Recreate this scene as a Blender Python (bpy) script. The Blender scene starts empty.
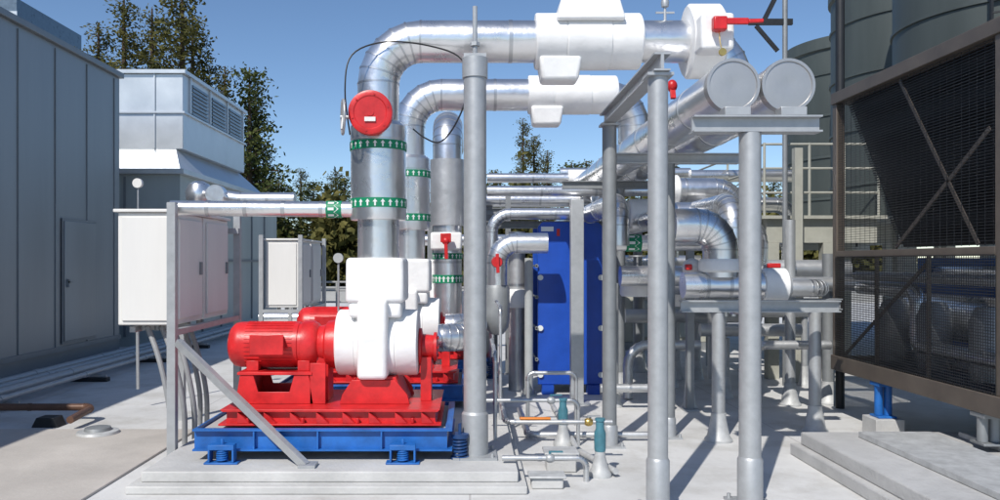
import bpy, bmesh, math, random
from mathutils import Vector, Matrix
random.seed(7)
scene=bpy.context.scene
col=scene.collection
F=800.0; CX=470.0; CY=262.0; CH=1.7
def W(px,py,d): return Vector(((px-CX)*d/F, d, CH-(py-CY)*d/F))
def GX(px,d): return (px-CX)*d/F
def GZ(py,d): return CH-(py-CY)*d/F

# ---------------- materials ----------------
def mat(name,c,metal=0.0,rough=0.5,var=0.12,vscale=3.0,bump=0.0,bscale=20.0,c2=None,rvar=0.1,coord='Object',streak=False,detail=6.0):
    m=bpy.data.materials.new(name); m.use_nodes=True
    nt=m.node_tree; N=nt.nodes; L=nt.links
    b=N['Principled BSDF']
    b.inputs['Metallic'].default_value=metal
    tc=N.new('ShaderNodeTexCoord'); src=tc.outputs['Object']
    if coord=='World':
        g=N.new('ShaderNodeNewGeometry'); src=g.outputs['Position']
    mp=N.new('ShaderNodeMapping'); L.new(src,mp.inputs['Vector'])
    if streak: mp.inputs['Scale'].default_value=(1,1,0.12)
    n=N.new('ShaderNodeTexNoise'); n.inputs['Scale'].default_value=vscale; n.inputs['Detail'].default_value=detail
    n.inputs['Roughness'].default_value=0.65
    L.new(mp.outputs['Vector'],n.inputs['Vector'])
    r=N.new('ShaderNodeValToRGB')
    r.color_ramp.elements[0].position=0.3; r.color_ramp.elements[1].position=0.7
    a=[max(0,x*(1-var)) for x in c]; d=[min(1,x*(1+var)) for x in c] if c2 is None else c2
    r.color_ramp.elements[0].color=(*a,1); r.color_ramp.elements[1].color=(*d,1)
    L.new(n.outputs['Fac'],r.inputs['Fac']); L.new(r.outputs['Color'],b.inputs['Base Color'])
    mr=N.new('ShaderNodeMapRange'); mr.inputs['To Min'].default_value=max(0.02,rough-rvar); mr.inputs['To Max'].default_value=min(1,rough+rvar)
    L.new(n.outputs['Fac'],mr.inputs['Value']); L.new(mr.outputs['Result'],b.inputs['Roughness'])
    if bump>0:
        n2=N.new('ShaderNodeTexNoise'); n2.inputs['Scale'].default_value=bscale; n2.inputs['Detail'].default_value=3
        L.new(src,n2.inputs['Vector'])
        bp=N.new('ShaderNodeBump'); bp.inputs['Strength'].default_value=bump; bp.inputs['Distance'].default_value=0.02
        L.new(n2.outputs['Fac'],bp.inputs['Height']); L.new(bp.outputs['Normal'],b.inputs['Normal'])
    return m
M={}
M['alu']=mat('aluminium_jacket',(0.82,0.82,0.82),0.93,0.29,0.08,2.5,0.30,7.0,rvar=0.08)
M['aluband']=mat('aluminium_band',(0.56,0.57,0.58),0.93,0.34,0.1,4)
M['aludull']=mat('aluminium_dull',(0.56,0.57,0.575),0.75,0.45,0.14,3,0.2,9)
M['cap']=mat('aluminium_cap',(0.46,0.455,0.45),0.75,0.42,0.05,3,0.05,30,rvar=0.04)
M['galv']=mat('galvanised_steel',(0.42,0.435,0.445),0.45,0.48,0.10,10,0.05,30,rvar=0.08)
M['galvd']=mat('galvanised_dark',(0.26,0.275,0.285),0.4,0.55,0.12,6,0.05,30)
M['greypaint']=mat('grey_paint',(0.40,0.42,0.42),0.0,0.5,0.12,5)
M['beam']=mat('beam_beige_green',(0.37,0.37,0.32),0.0,0.6,0.12,4)
M['white']=mat('white_insulation',(0.80,0.80,0.79),0.0,0.55,0.06,4,0.5,6)
M['cab']=mat('cabinet_white',(0.74,0.73,0.70),0.0,0.45,0.05,3,streak=True)
M['red']=mat('red_paint',(0.56,0.018,0.02),0.0,0.38,0.28,6,0.06,40)
M['redd']=mat('red_paint_dark',(0.30,0.012,0.014),0.0,0.5,0.25,5)
M['blue']=mat('blue_paint',(0.015,0.125,0.42),0.0,0.42,0.3,5,0.06,30)
M['bluedark']=mat('blue_paint_dark',(0.012,0.05,0.16),0.0,0.45,0.3,5)
M['hx']=mat('exchanger_blue',(0.010,0.07,0.42),0.0,0.4,0.15,3)
M['teal']=mat('teal_paint',(0.06,0.19,0.24),0.0,0.45,0.25,10)
M['green']=mat('green_band',(0.0,0.22,0.10),0.0,0.5,0.1,5)
M['arrow']=mat('white_arrow',(0.75,0.78,0.76),0.0,0.5,0.04,5)
M['black']=mat('black_paint',(0.015,0.016,0.018),0.0,0.5,0.3,5)
M['dark']=mat('dark_coil',(0.010,0.010,0.011),0.2,0.6,0.4,4)
M['tan']=mat('chiller_brown',(0.115,0.095,0.078),0.1,0.5,0.2,4)
M['tank']=mat('tower_grey',(0.075,0.09,0.086),0.1,0.55,0.25,1.2,streak=True)
M['wall']=mat('unit_wall_grey',(0.26,0.28,0.295),0.4,0.40,0.12,0.8,0.10,2.0,streak=True)
M['walls']=mat('unit_seam',(0.215,0.235,0.25),0.3,0.45)
M['silverpanel']=mat('silver_panel',(0.58,0.61,0.63),0.6,0.38,0.12,0.9,0.12,3)
M['greenpanel']=mat('grey_green_panel',(0.38,0.42,0.41),0.2,0.5,0.12,0.8,streak=True)
M['glass']=mat('louvre_blue',(0.14,0.19,0.24),0.3,0.3,0.2,3)
M['conc']=mat('pad_concrete',(0.43,0.43,0.425),0,0.85,0.15,2.2,0.25,35,coord='World')
M['concl']=mat('pad_concrete_light',(0.50,0.50,0.49),0,0.85,0.15,2.2,0.2,35,coord='World')
M['cone']=mat('flashing_lead',(0.48,0.49,0.49),0.2,0.55,0.2,9)
M['copper']=mat('brown_pipe',(0.14,0.075,0.05),0.2,0.5,0.2,6)
M['orange']=mat('orange_plastic',(0.7,0.22,0.03),0,0.5)
M['brass']=mat('brass',(0.6,0.42,0.14),0.9,0.35)
M['rubber']=mat('flex_conduit',(0.27,0.28,0.29),0,0.6,0.1,20)
M['bark']=mat('bark',(0.075,0.05,0.035),0,0.9,0.3,6,0.3,12)
M['parapet']=mat('parapet',(0.33,0.33,0.32),0,0.8,0.1,2)
def leafmat(name,c,c2):
    m=mat(name,c,0,0.75,0.3,0.9,c2=c2,detail=3); nt=m.node_tree; b=nt.nodes['Principled BSDF']
    b.inputs['Specular IOR Level'].default_value=0.15
    tr=nt.nodes.new('ShaderNodeBsdfTranslucent'); nt.links.new(b.inputs['Base Color'].links[0].from_socket,tr.inputs['Color'])
    ms=nt.nodes.new('ShaderNodeMixShader'); ms.inputs[0].default_value=0.3
    out=nt.nodes['Material Output']; nt.links.new(b.outputs[0],ms.inputs[1]); nt.links.new(tr.outputs[0],ms.inputs[2]); nt.links.new(ms.outputs[0],out.inputs['Surface'])
    return m
M['leaf']=leafmat('foliage_redwood',(0.06,0.075,0.022),(0.19,0.17,0.055))
M['leaf2']=leafmat('foliage_dark',(0.045,0.07,0.025),(0.13,0.15,0.045))

# ---------------- mesh builder ----------------
class MB:
    def __init__(s): s.bm=bmesh.new(); s.mi=0
    def f(s,vs):
        try:
            fa=s.bm.faces.new(vs); fa.material_index=s.mi; fa.smooth=True; return fa
        except ValueError: return None
    def box(s,x0,x1,y0,y1,z0,z1,tp=0.0):
        v=[s.bm.verts.new(p) for p in [(x0,y0,z0),(x1,y0,z0),(x1,y1,z0),(x0,y1,z0),(x0+tp,y0+tp,z1),(x1-tp,y0+tp,z1),(x1-tp,y1-tp,z1),(x0+tp,y1-tp,z1)]]
        for q in [(0,3,2,1),(4,5,6,7),(0,1,5,4),(1,2,6,5),(2,3,7,6),(3,0,4,7)]: s.f([v[i] for i in q])
        return s
    def beam(s,p0,p1,w,h,up=(0,0,1)):
        p0=Vector(p0);p1=Vector(p1);d=(p1-p0).normalized();up=Vector(up)
        if abs(d.dot(up))>0.98: up=Vector((0,1,0))
        a=d.cross(up).normalized(); b=a.cross(d).normalized()
        vs=[]
        for p in (p0,p1):
            for sa,sb in ((-1,-1),(1,-1),(1,1),(-1,1)): vs.append(s.bm.verts.new(p+a*sa*w/2+b*sb*h/2))
        for q in [(0,1,2,3),(7,6,5,4),(0,4,5,1),(1,5,6,2),(2,6,7,3),(3,7,4,0)]: s.f([vs[i] for i in q])
        return s
    def prism(s,poly,y0,y1):
        a=[s.bm.verts.new((p[0],y0,p[1])) for p in poly]; b=[s.bm.verts.new((p[0],y1,p[1])) for p in poly]
        s.f(a); s.f(b[::-1]); n=len(poly)
        for i in range(n): s.f([a[i],b[i],b[(i+1)%n],a[(i+1)%n]])
        return s
    def lathe(s,prof,c,axis=(0,0,1),n=32,ph=0.0,sq=None):
        c=Vector(c); ax=Vector(axis).normalized()
        u=ax.orthogonal().normalized(); w=ax.cross(u)
        rows=[]
        def k_(a):
            if not sq: return 1.0
            return 1.0/((abs(math.cos(a))**sq+abs(math.sin(a))**sq)**(1.0/sq))
        for r,h in prof:
            if r<1e-6: rows.append([s.bm.verts.new(c+ax*h)])
            else: rows.append([s.bm.verts.new(c+ax*h+(u*math.cos(2*math.pi*i/n+ph)+w*math.sin(2*math.pi*i/n+ph))*r*k_(2*math.pi*i/n+ph)) for i in range(n)])
        for A,B in zip(rows,rows[1:]):
            for i in range(n):
                j=(i+1)%n
                if len(A)==1 and len(B)==1: continue
                if len(A)==1: s.f([A[0],B[j],B[i]][::-1])
                elif len(B)==1: s.f([A[i],A[j],B[0]])
                else: s.f([A[i],A[j],B[j],B[i]])
        return s
    def cyl(s,p0,p1,r,r1=None,n=28):
        p0=Vector(p0);p1=Vector(p1);L=(p1-p0).length
        r1=r if r1 is None else r1
        return s.lathe([(0,0),(r,0),(r1,L),(0,L)],p0,p1-p0,n)
    def sphere(s,c,r,sc=1.0,axis=(0,0,1),n=24):
        k=10; return s.lathe([(r*math.sin(math.pi*i/k) if 0<i<k else 0,-r*sc*math.cos(math.pi*i/k)) for i in range(k+1)],c,axis,n)
    def sweep(s,pts,r,n=24,caps=True,closed=False):
        pts=[Vector(p) for p in pts]; m=len(pts)
        tan=[]
        for i in range(m):
            if closed: t=(pts[(i+1)%m]-pts[i-1])
            else: t=(pts[min(i+1,m-1)]-pts[max(i-1,0)])
            tan.append(t.normalized())
        u=tan[0].orthogonal().normalized(); rows=[]
        for i in range(m):
            u=(u-tan[i]*u.dot(tan[i])).normalized(); w=tan[i].cross(u)
            rows.append([s.bm.verts.new(pts[i]+(u*math.cos(2*math.pi*k/n)+w*math.sin(2*math.pi*k/n))*r) for k in range(n)])
        rng=range(m) if closed else range(m-1)
        for i in rng:
            A=rows[i];B=rows[(i+1)%m]
            for k in range(n):
                j=(k+1)%n; s.f([A[k],A[j],B[j],B[k]])
        if caps and not closed:
            s.f(rows[0][::-1]); s.f(rows[-1])
        return s
    def ring(s,c,axis,R,r,n=28,m=8):
        c=Vector(c);ax=Vector(axis).normalized();u=ax.orthogonal().normalized();w=ax.cross(u)
        return s.sweep([c+(u*math.cos(2*math.pi*i/n)+w*math.sin(2*math.pi*i/n))*R for i in range(n)],r,m,closed=True)
def rounded(points,R,n=6):
    P=[Vector(p) for p in points]; out=[P[0]]; arcs=[]
    for i in range(1,len(P)-1):
        d0=(P[i]-P[i-1]).normalized(); d1=(P[i+1]-P[i]).normalized()
        th=d0.angle(d1)
        if th<0.02: continue
        t=R*math.tan(th/2); st=P[i]-d0*t
        nv=(d1-d0*d1.dot(d0)).normalized(); c=st+nv*R
        for k in range(n+1):
            a=th*k/n; p=c-nv*R*math.cos(a)+d0*R*math.sin(a); out.append(p)
            arcs.append((p,(d0*math.cos(a)+nv*math.sin(a)).normalized()))
    out.append(P[-1]); return out,arcs

class Thing:
    def __init__(s,name,label,cat,group=None):
        s.name=name;s.label=label;s.cat=cat;s.group=group;s.parts=[];s.kind=None
    def part(s,name,mb,mats,bevel=0,parent=None,label=None,sharp=0.62,seg=2):
        bm=mb.bm
        bmesh.ops.recalc_face_normals(bm,faces=bm.faces)
        for e in bm.edges:
            if len(e.link_faces)==2 and e.calc_face_angle(0)>sharp: e.smooth=False
        vs=[v.co for v in bm.verts]
        lo=Vector([min(v[i] for v in vs) for i in range(3)]);hi=Vector([max(v[i] for v in vs) for i in range(3)])
        c=Vector(((lo.x+hi.x)/2,(lo.y+hi.y)/2,lo.z))
        bmesh.ops.translate(bm,vec=-c,verts=bm.verts)
        me=bpy.data.meshes.new(name); bm.to_mesh(me); bm.free()
        if not isinstance(mats,(list,tuple)): mats=[mats]
        for m in mats: me.materials.append(M[m] if isinstance(m,str) else m)
        o=bpy.data.objects.new(name,me); col.objects.link(o)
        if bevel>0:
            b=o.modifiers.new('bevel','BEVEL'); b.width=bevel; b.segments=seg; b.limit_method='ANGLE'; b.angle_limit=0.55
        if label: o['label']=label
        s.parts.append((o,c,parent,lo,hi)); return o
    def finish(s):
        if len(s.parts)==1:
            o,c,_,_,_=s.parts[0]; o.name=s.name; o.data.name=s.name; o.location=c; root=o
        else:
            lo=Vector([min(p[3][i] for p in s.parts) for i in range(3)]);hi=Vector([max(p[4][i] for p in s.parts) for i in range(3)])
            b=Vector(((lo.x+hi.x)/2,(lo.y+hi.y)/2,lo.z))
            root=bpy.data.objects.new(s.name,None); root.empty_display_size=0.2; col.objects.link(root); root.location=b
            cw={p[0].name:p[1] for p in s.parts}
            for o,c,par,_,_ in s.parts:
                if par is None: o.parent=root; o.location=c-b
                else: o.parent=par; o.location=c-cw[par.name]
        if s.kind: root['kind']=s.kind
        root['label']=s.label; root['category']=s.cat
        if s.group: root['group']=s.group
        s.root=root; return root
def copy_thing(root,loc=None,delta=None,label=None,scale=None,rotz=None):
    def rec(o,par):
        n=o.copy(); col.objects.link(n)
        if par: n.parent=par
        for ch in o.children: rec(ch,n)
        return n
    n=rec(root,None)
    if loc is not None: n.location=loc
    if delta is not None: n.location=root.location+Vector(delta)
    if label: n['label']=label
    if scale is not None: n.scale=scale
    if rotz is not None: n.rotation_euler=(0,0,rotz)
    return n

# ---------------- camera, light, sky ----------------
cam=bpy.data.cameras.new('camera'); co=bpy.data.objects.new('camera',cam); col.objects.link(co)
co.location=(0,0,CH); co.rotation_euler=(math.radians(90),0,0)
cam.sensor_width=36; cam.lens=36*F/1000; cam.shift_x=0.03; cam.shift_y=0.012; cam.clip_end=3000; cam.clip_start=0.05
scene.camera=co
EL=math.radians(46); az=math.atan2(-0.42,-0.90)
S=Vector((math.sin(az)*math.cos(EL),math.cos(az)*math.cos(EL),math.sin(EL)))
sl=bpy.data.lights.new('sun','SUN'); sl.energy=4.4; sl.angle=math.radians(0.53); sl.color=(1,0.955,0.89)
so=bpy.data.objects.new('sun',sl); col.objects.link(so); so.rotation_euler=S.to_track_quat('Z','Y').to_euler(); so.location=(-5,-8,12)
w=bpy.data.worlds.new('World'); scene.world=w; w.use_nodes=True
bg=w.node_tree.nodes['Background']; sk=w.node_tree.nodes.new('ShaderNodeTexSky'); sk.sky_type='NISHITA'
sk.sun_disc=False; sk.sun_elevation=EL; sk.sun_rotation=az%(2*math.pi); sk.altitude=900; sk.air_density=0.9; sk.dust_density=0.4; sk.ozone_density=2.6
hs=w.node_tree.nodes.new('ShaderNodeHueSaturation'); hs.inputs['Saturation'].default_value=1.06
w.node_tree.links.new(sk.outputs['Color'],hs.inputs['Color']); w.node_tree.links.new(hs.outputs['Color'],bg.inputs['Color']); bg.inputs['Strength'].default_value=0.13
scene.view_settings.view_transform='Standard'; scene.view_settings.look='None'; scene.view_settings.exposure=0

# ---------------- ground ----------------
def structure(name,mb,m,label,bevel=0):
    t=Thing(name,label,name.replace('_',' ')); t.kind='structure'; t.part(name,mb,m,bevel); return t.finish()
M['terrain']=mat('terrain_grass',(0.06,0.065,0.03),0,0.9,0.4,0.05,coord='World')
structure('ground',MB().box(-900,900,-200,1500,-1.0,-0.02),'terrain','dry grassy ground reaching the horizon')
rm=mat('roof_membrane',(0.58,0.58,0.57),0,0.6,0.09,0.6,0.12,14,c2=(0.69,0.69,0.68),coord='World',detail=9)
nt=rm.node_tree; b=nt.nodes['Principled BSDF']; lk=b.inputs['Base Color'].links[0].from_socket
g=nt.nodes.new('ShaderNodeNewGeometry'); sp=nt.nodes.new('ShaderNodeSeparateXYZ'); nt.links.new(g.outputs['Position'],sp.inputs[0])
mo=nt.nodes.new('ShaderNodeMath'); mo.operation='PINGPONG'; mo.inputs[1].default_value=1.55; nt.links.new(sp.outputs['X'],mo.inputs[0])
lt=nt.nodes.new('ShaderNodeMath'); lt.operation='LESS_THAN'; lt.inputs[1].default_value=0.008; nt.links.new(mo.outputs[0],lt.inputs[0])
st=nt.nodes.new('ShaderNodeTexNoise'); st.inputs['Scale'].default_value=1.7; st.inputs['Detail'].default_value=9; st.inputs['Roughness'].default_value=0.7; nt.links.new(g.outputs['Position'],st.inputs['Vector'])
sr=nt.nodes.new('ShaderNodeValToRGB'); sr.color_ramp.elements[0].position=0.47; sr.color_ramp.elements[0].color=(1,1,1,1); sr.color_ramp.elements[1].position=0.75; sr.color_ramp.elements[1].color=(0.70,0.68,0.64,1)
nt.links.new(st.outputs['Fac'],sr.inputs['Fac'])
mx=nt.nodes.new('ShaderNodeMix'); mx.data_type='RGBA'; mx.blend_type='MULTIPLY'; mx.inputs['Factor'].default_value=1
nt.links.new(lk,mx.inputs['A']); nt.links.new(sr.outputs['Color'],mx.inputs['B'])
mx2=nt.nodes.new('ShaderNodeMix'); mx2.data_type='RGBA'; nt.links.new(lt.outputs[0],mx2.inputs['Factor'])
nt.links.new(mx.outputs['Result'],mx2.inputs['A']); mx2.inputs['B'].default_value=(0.44,0.43,0.42,1); nt.links.new(mx2.outputs['Result'],b.inputs['Base Color'])
structure('roof_deck',MB().box(-30,30,-20,34,-0.018,0.0),rm,'smooth pale grey-white roof membrane with faint stains')
structure('walkway',MB().box(-6.6,-2.75,3.0,8.05,0.0,0.02),mat('walkway_tan',(0.47,0.44,0.405),0,0.8,0.14,1.2,0.15,30,coord='World'),'pale tan walkway strip on the roof',0.004)
structure('pump_pad',MB().box(-2.52,0.42,5.84,13.0,0,0.06).box(-2.45,0.36,5.95,13.0,0.06,0.14),'concl','pale concrete housekeeping pad under the pumps',0.01)
t=Thing('parapet_wall','low grey parapet wall around the roof','wall'); t.part('wall',MB().box(-30,30,34,34.3,-0.02,0.6),'parapet'); t.part('coping',MB().box(-30.05,30.05,33.95,34.35,0.602,0.65),'parapet'); t.finish()

# ---------------- big grey unit (left) ----------------
t=Thing('air_handling_unit','tall grey sheet metal air handling enclosure with doors','air handling unit')
t.part('housing',MB().box(-12,-6.4,-6,14.6,0.12,5.05),'wall')
m=MB()
y=-5.0
while y<14.5:
    m.box(-6.4,-6.385,y-0.01,y+0.01,0.3,5.0); y+=1.02
m.box(-6.4,-6.37,-6,14.6,0.3,0.38)
t.part('seam',m,'walls')
t.part('roof_cap',MB().box(-12.05,-6.33,-6.05,14.65,5.052,5.15),'walls',0.01)
t.part('base_rail',MB().box(-11.9,-6.3,-5.9,14.5,0.0,0.118),'galvd')
for y0,y1,z0,z1 in ((12.55,13.6,0.45,2.35),(9.18,10.08,0.5,2.45)):
    m=MB(); m.box(-6.384,-6.372,y0-0.04,y1+0.04,z0-0.04,z1+0.04); t.part('door_frame',m,'walls')
    d=t.part('door',MB().box(-6.371,-6.355,y0,y1,z0,z1),'wall',0.006)
    h=MB(); h.box(-6.354,-6.32,y0+0.06,y0+0.10,z0+0.85,z0+0.98); h.box(-6.335,-6.32,y0+0.06,y0+0.2,z0+0.92,z0+0.95)
    t.part('handle',h,'galvd',parent=d)
t.finish()
t=Thing('rooftop_unit','silver rooftop exhaust unit with louvres on a grey-green base','rooftop unit')
t.part('base',MB().box(-11,-5.8,16,24,0,3.45),'greenpanel')
m=MB()
for y in [17.3,18.6,19.9,21.2,22.5]: m.box(-5.8,-5.76,y-0.02,y+0.02,0.2,3.4)
for x in [-9.5,-8.2,-6.9]: m.box(x-0.02,x+0.02,15.97,16,0.2,3.4)
m.box(-5.8,-5.77,16,24,1.7,1.76)
t.part('seam',m,'walls')
t.part('eave',MB().box(-11.1,-5.68,15.88,24.1,3.452,3.56),'silverpanel',0.01)
m=MB(); bmv=[m.bm.verts.new(p) for p in [(-11,16,3.562),(-5.8,16,3.562),(-5.8,22.6,3.562),(-11,22.6,3.562),(-10.6,17,4.1),(-6.25,17,4.1),(-6.25,21.7,4.1),(-10.6,21.7,4.1)]]
for q in [(0,1,5,4),(1,2,6,5),(2,3,7,6),(3,0,4,7),(4,5,6,7)]: m.f([bmv[i] for i in q])
t.part('skirt',m,'silverpanel')
t.part('upper_housing',MB().box(-10.55,-6.1,17,21.6,4.102,5.7),'silverpanel',0.01)
m=MB(); m.box(-10.6,-6.03,16.93,21.67,5.702,5.78); m.box(-10.6,-6.05,16.95,21.65,4.86,4.90)
for x in (-10.3,-9.4,-8.5,-7.6,-6.7): m.box(x-0.015,x+0.015,16.97,16.999,4.12,4.85); m.box(x-0.015,x+0.015,16.97,16.999,4.92,5.69)
for y in (17.4,18.72,20.05,21.4): m.box(-6.099,-6.06,y-0.03,y+0.03,4.92,5.69)
t.part('trim',m,'silverpanel')
for y in (17.5,18.85,20.2):
    lo=MB()
    for k in range(8): lo.beam((-6.08,y,4.95+k*0.085),(-6.08,y+1.05,4.95+k*0.085),0.04,0.05)
    t.part('louvre',lo,'glass')
t.finish()
t=Thing('distant_tower','pale blue glazed building beyond the roof','building')
t.part('facade',MB().box(-43,-34,60,70,0,21.5),'glass')
m=MB()
for k in range(7): m.box(-43.05,-33.95,59.94,60,2+k*3,2.5+k*3)
t.part('spandrel',m,'silverpanel'); t.finish()

# ---------------- trees ----------------
def conifer(seed,H,R,lm,dens=1.0,leafs=0.34,start=0.10):
    rnd=random.Random(seed)
    t=Thing('conifer_tree','tall open-crowned conifer with olive foliage','tree','trees beyond the roof')
    tr=MB(); tr.lathe([(0,0),(H*0.022,0),(H*0.015,H*0.5),(H*0.003,H),(0,H)],(0,0,0),n=8)
    lf=MB(); nl=int(84*dens)
    for i in range(nl):
        h=H*(start+(0.985-start)*(i+rnd.random())/nl); k=1-(h/H)
        rr=R*(0.12+1.05*k**0.7)*(0.35+0.85*rnd.random())
        a=rnd.random()*6.283; dz=rnd.uniform(-0.05,0.35)*rr
        p0=Vector((0,0,h)); p1=Vector((math.cos(a)*rr,math.sin(a)*rr,h+dz))
        tr.cyl(p0,p1,0.05*(k+0.25),0.012,n=4)
        ncl=int(2+rr*2.6)
        for c in range(ncl):
            f=0.3+0.75*(c+rnd.random())/ncl
            cc=p0.lerp(p1,f)+Vector((rnd.gauss(0,.12),rnd.gauss(0,.12),rnd.gauss(0,.06)))*rr*0.5
            cs=0.24+0.2*rnd.random()
            for q in range(14):
                c1=cc+Vector((rnd.gauss(0,cs),rnd.gauss(0,cs),rnd.gauss(0,cs*0.5)))
                u=Vector((rnd.gauss(0,1),rnd.gauss(0,1),rnd.gauss(0,0.6))).normalized()*leafs*(0.4+0.6*rnd.random())
                v=u.cross(Vector((rnd.gauss(0,1),rnd.gauss(0,1),rnd.gauss(0,1)))).normalized()*leafs*0.36
                lf.f([lf.bm.verts.new(c1-u*0.5),lf.bm.verts.new(c1+v*.5),lf.bm.verts.new(c1+u*0.5),lf.bm.verts.new(c1-v*.5)])
    t.part('trunk',tr,'bark'); t.part('crown',lf,lm); return t.finish()
T1=conifer(1,17,2.5,'leaf',1.1); T2=conifer(2,14.5,2.9,'leaf',0.95); T3=conifer(5,10,2.7,'leaf2',0.85)
def place(T,px,d,H0,top_py,wf=1.0,rot=0,first=False):
    z=CH-(top_py-CY)*d/F; sc=z/H0
    loc=Vector((GX(px,d),d,0))
    if first: T.location=loc; T.scale=(sc*wf,sc*wf,sc); T.rotation_euler=(0,0,rot); return T
    return copy_thing(T,loc=loc,scale=(sc*wf,sc*wf,sc),rotz=rot)
place(T1,122,46,17,-4,1.0,0.0,True); place(T2,172,45,14.5,-22,1.0,0,True); place(T3,240,47,10,66,0.9,0,True)
place(T1,98,52,17,22,1.0,2.0); place(T1,150,50,17,8,1.0,1.0); place(T2,202,48,14.5,14,0.9,2.2); place(T1,226,46,17,66,0.8,3.0); place(T2,256,50,14.5,92,0.6,4.0)
place(T3,262,52,10,150,0.8,1)
for px,py,wf,d,T,H in [(283,178,1.2,60,T2,14.5),(300,168,1.0,64,T1,17),(316,182,1.3,60,T3,10),(334,170,1.2,62,T2,14.5),(350,178,1.2,60,T3,10),(372,185,1.3,66,T2,14.5),(395,180,1.2,62,T3,10),
   (420,186,1.2,62,T1,17),(470,180,1.2,66,T3,10),(500,170,1.2,64,T2,14.5),(522,118,0.75,60,T1,17),(534,135,0.9,62,T2,14.5),(548,150,0.9,58,T1,17),(566,163,1.2,64,T3,10),(588,160,1.2,60,T2,14.5),
   (612,172,1.2,62,T3,10),(640,178,1.2,60,T2,14.5),(665,182,1.3,64,T3,10),(700,186,1.3,62,T2,14.5),(735,184,1.3,60,T3,10),(770,180,1.3,62,T2,14.5),(810,180,1.3,66,T3,10)]:
    place(T,px,d,H,py,wf,random.random()*6)
hm=MB(); rnd=random.Random(9)
for i in range(30000):
    x=rnd.uniform(-16,26); y=rnd.uniform(46,52); z=abs(rnd.gauss(0,1))*1.3+ (1.6+1.0*math.sin(x*0.7)+0.7*math.sin(x*2.1+1))*rnd.random()*1.6
    u=Vector((rnd.gauss(0,1),rnd.gauss(0,1),rnd.gauss(0,1))).normalized()*0.28; v=u.cross(Vector((rnd.gauss(0,1),rnd.gauss(0,1),rnd.gauss(0,1)))).normalized()*0.2
    c=Vector((x,y,z)); hm.f([hm.bm.verts.new(c-u),hm.bm.verts.new(c+v),hm.bm.verts.new(c+u),hm.bm.verts.new(c-v)])
t=Thing('shrubbery','dense olive-green shrubs behind the parapet','shrubs'); t.kind='stuff'; t.part('shrubbery',hm,'leaf'); t.finish()

# ---------------- pipes ----------------
def jacket(mb,pts,r,R=0.35,step=0.85,n=28,arcn=6,ringw=0.016,rings=True):
    path,arcs=rounded(pts,R,arcn) if len(pts)>2 else ([Vector(p) for p in pts],[])
    mb.mi=0; mb.sweep(path,r,n)
    if rings:
        mb.mi=1
        for p,d in arcs:
            mb.lathe([(r*0.98,-ringw*.5),(r+0.0035,-ringw*.5),(r+0.0035,ringw*.5),(r*0.98,ringw*.5)],p,d,n)
        for a,b in zip(path,path[1:]):
            L=(b-a).length
            if L>0.5:
                k=max(1,int(L/step)); d=(b-a).normalized()
                for i in range(1,k+1):
                    p=a+d*(L*i/(k+1)); mb.lathe([(r*0.98,-ringw),(r+0.004,-ringw),(r+0.004,ringw),(r*0.98,ringw)],p,d,n)
        mb.mi=0
def pipe(label,pts,r,R=0.3,mats=('alu','aluband'),name='insulated_pipe',**k):
    t=Thing(name,label,'pipe'); m=MB(); jacket(m,pts,r,R,**k); t.part(name,m,list(mats)); return t.finish()
def arrow_band(t,c,axis,r,h=0.1,n=22,parent=None):
    c=Vector(c);ax=Vector(axis).normalized()
    g=MB(); g.lathe([(r*0.98,-h/2),(r+0.006,-h/2),(r+0.006,h/2),(r*0.98,h/2)],c,ax,36)
    o=t.part('flow_band',g,'green',parent=parent)
    u=ax.orthogonal().normalized();w=ax.cross(u); rr=r+0.0085
    a=MB(); s=h*0.36; wid=s/rr
    for i in range(n):
        th=2*math.pi*i/n
        def P(du,dv):
            an=th+du*wid; return c+ax*dv*s+(u*math.cos(an)+w*math.sin(an))*rr
        a.f([a.bm.verts.new(P(*q)) for q in ((-0.7,0.1),(0.7,0.1),(0,1.0))])
        a.f([a.bm.verts.new(P(*q)) for q in ((-0.25,-1),(0.25,-1),(0.25,0.1),(-0.25,0.1))])
    t.part('arrow_mark',a,'arrow',parent=o)

HZ=2.95; H1=1.86; H2=2.25
for hx,lab in ((H1,'silver insulated header pipe with flat capped end'),(H2,'silver insulated header pipe with flat capped end on a bracket')):
    t=Thing('header_pipe',lab,'pipe','capped header pipes')
    m=MB(); jacket(m,[(hx,5.67,HZ),(hx,13.6,HZ),(hx,13.6,1.2)],0.181,0.4); t.part('jacket',m,['alu','aluband'])
    m=MB(); m.lathe([(0,0.004),(0.03,0.0),(0.165,0.006),(0.169,-0.004),(0.189,-0.004),(0.19,0.05),(0.185,0.055),(0.185,0.09),(0.178,0.09)],(hx,5.65,HZ),(0,1,0),44)
    t.part('end_cap',m,'cap'); t.finish()
def riser(X,Y,hx,lab,zlow=1.7):
    t=Thing('insulated_pipe',lab,'pipe','pump discharge pipes')
    m=MB(); jacket(m,[(X,Y,zlow),(X,Y,3.6),(hx,Y,3.6),(hx,Y,HZ+0.1)],0.178,0.37)
    t.part('jacket',m,['alu','aluband'])
    m=MB(); m.lathe([(0.17,2.06),(0.235,2.06),(0.24,2.08),(0.24,2.16),(0.236,2.165),(0.236,2.74),(0.24,2.745),(0.24,2.86),(0.2,2.9),(0.17,2.9)],(X,Y,0),n=36)
    t.part('sleeve',m,'alu')
    arrow_band(t,(X,Y,2.69),(0,0,1),0.238,0.075,24); arrow_band(t,(X,Y,2.2),(0,0,1),0.238,0.08,24)
    return t.finish()
riser(-0.79,6.9,H2,'large silver insulated riser turning horizontal with green arrow bands')
riser(-0.69,9.1,H1,'second silver insulated riser with green arrow bands')
t=Thing('insulated_pipe','shiny silver vertical pipe with domed elbow top','pipe','pump discharge pipes')
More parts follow.
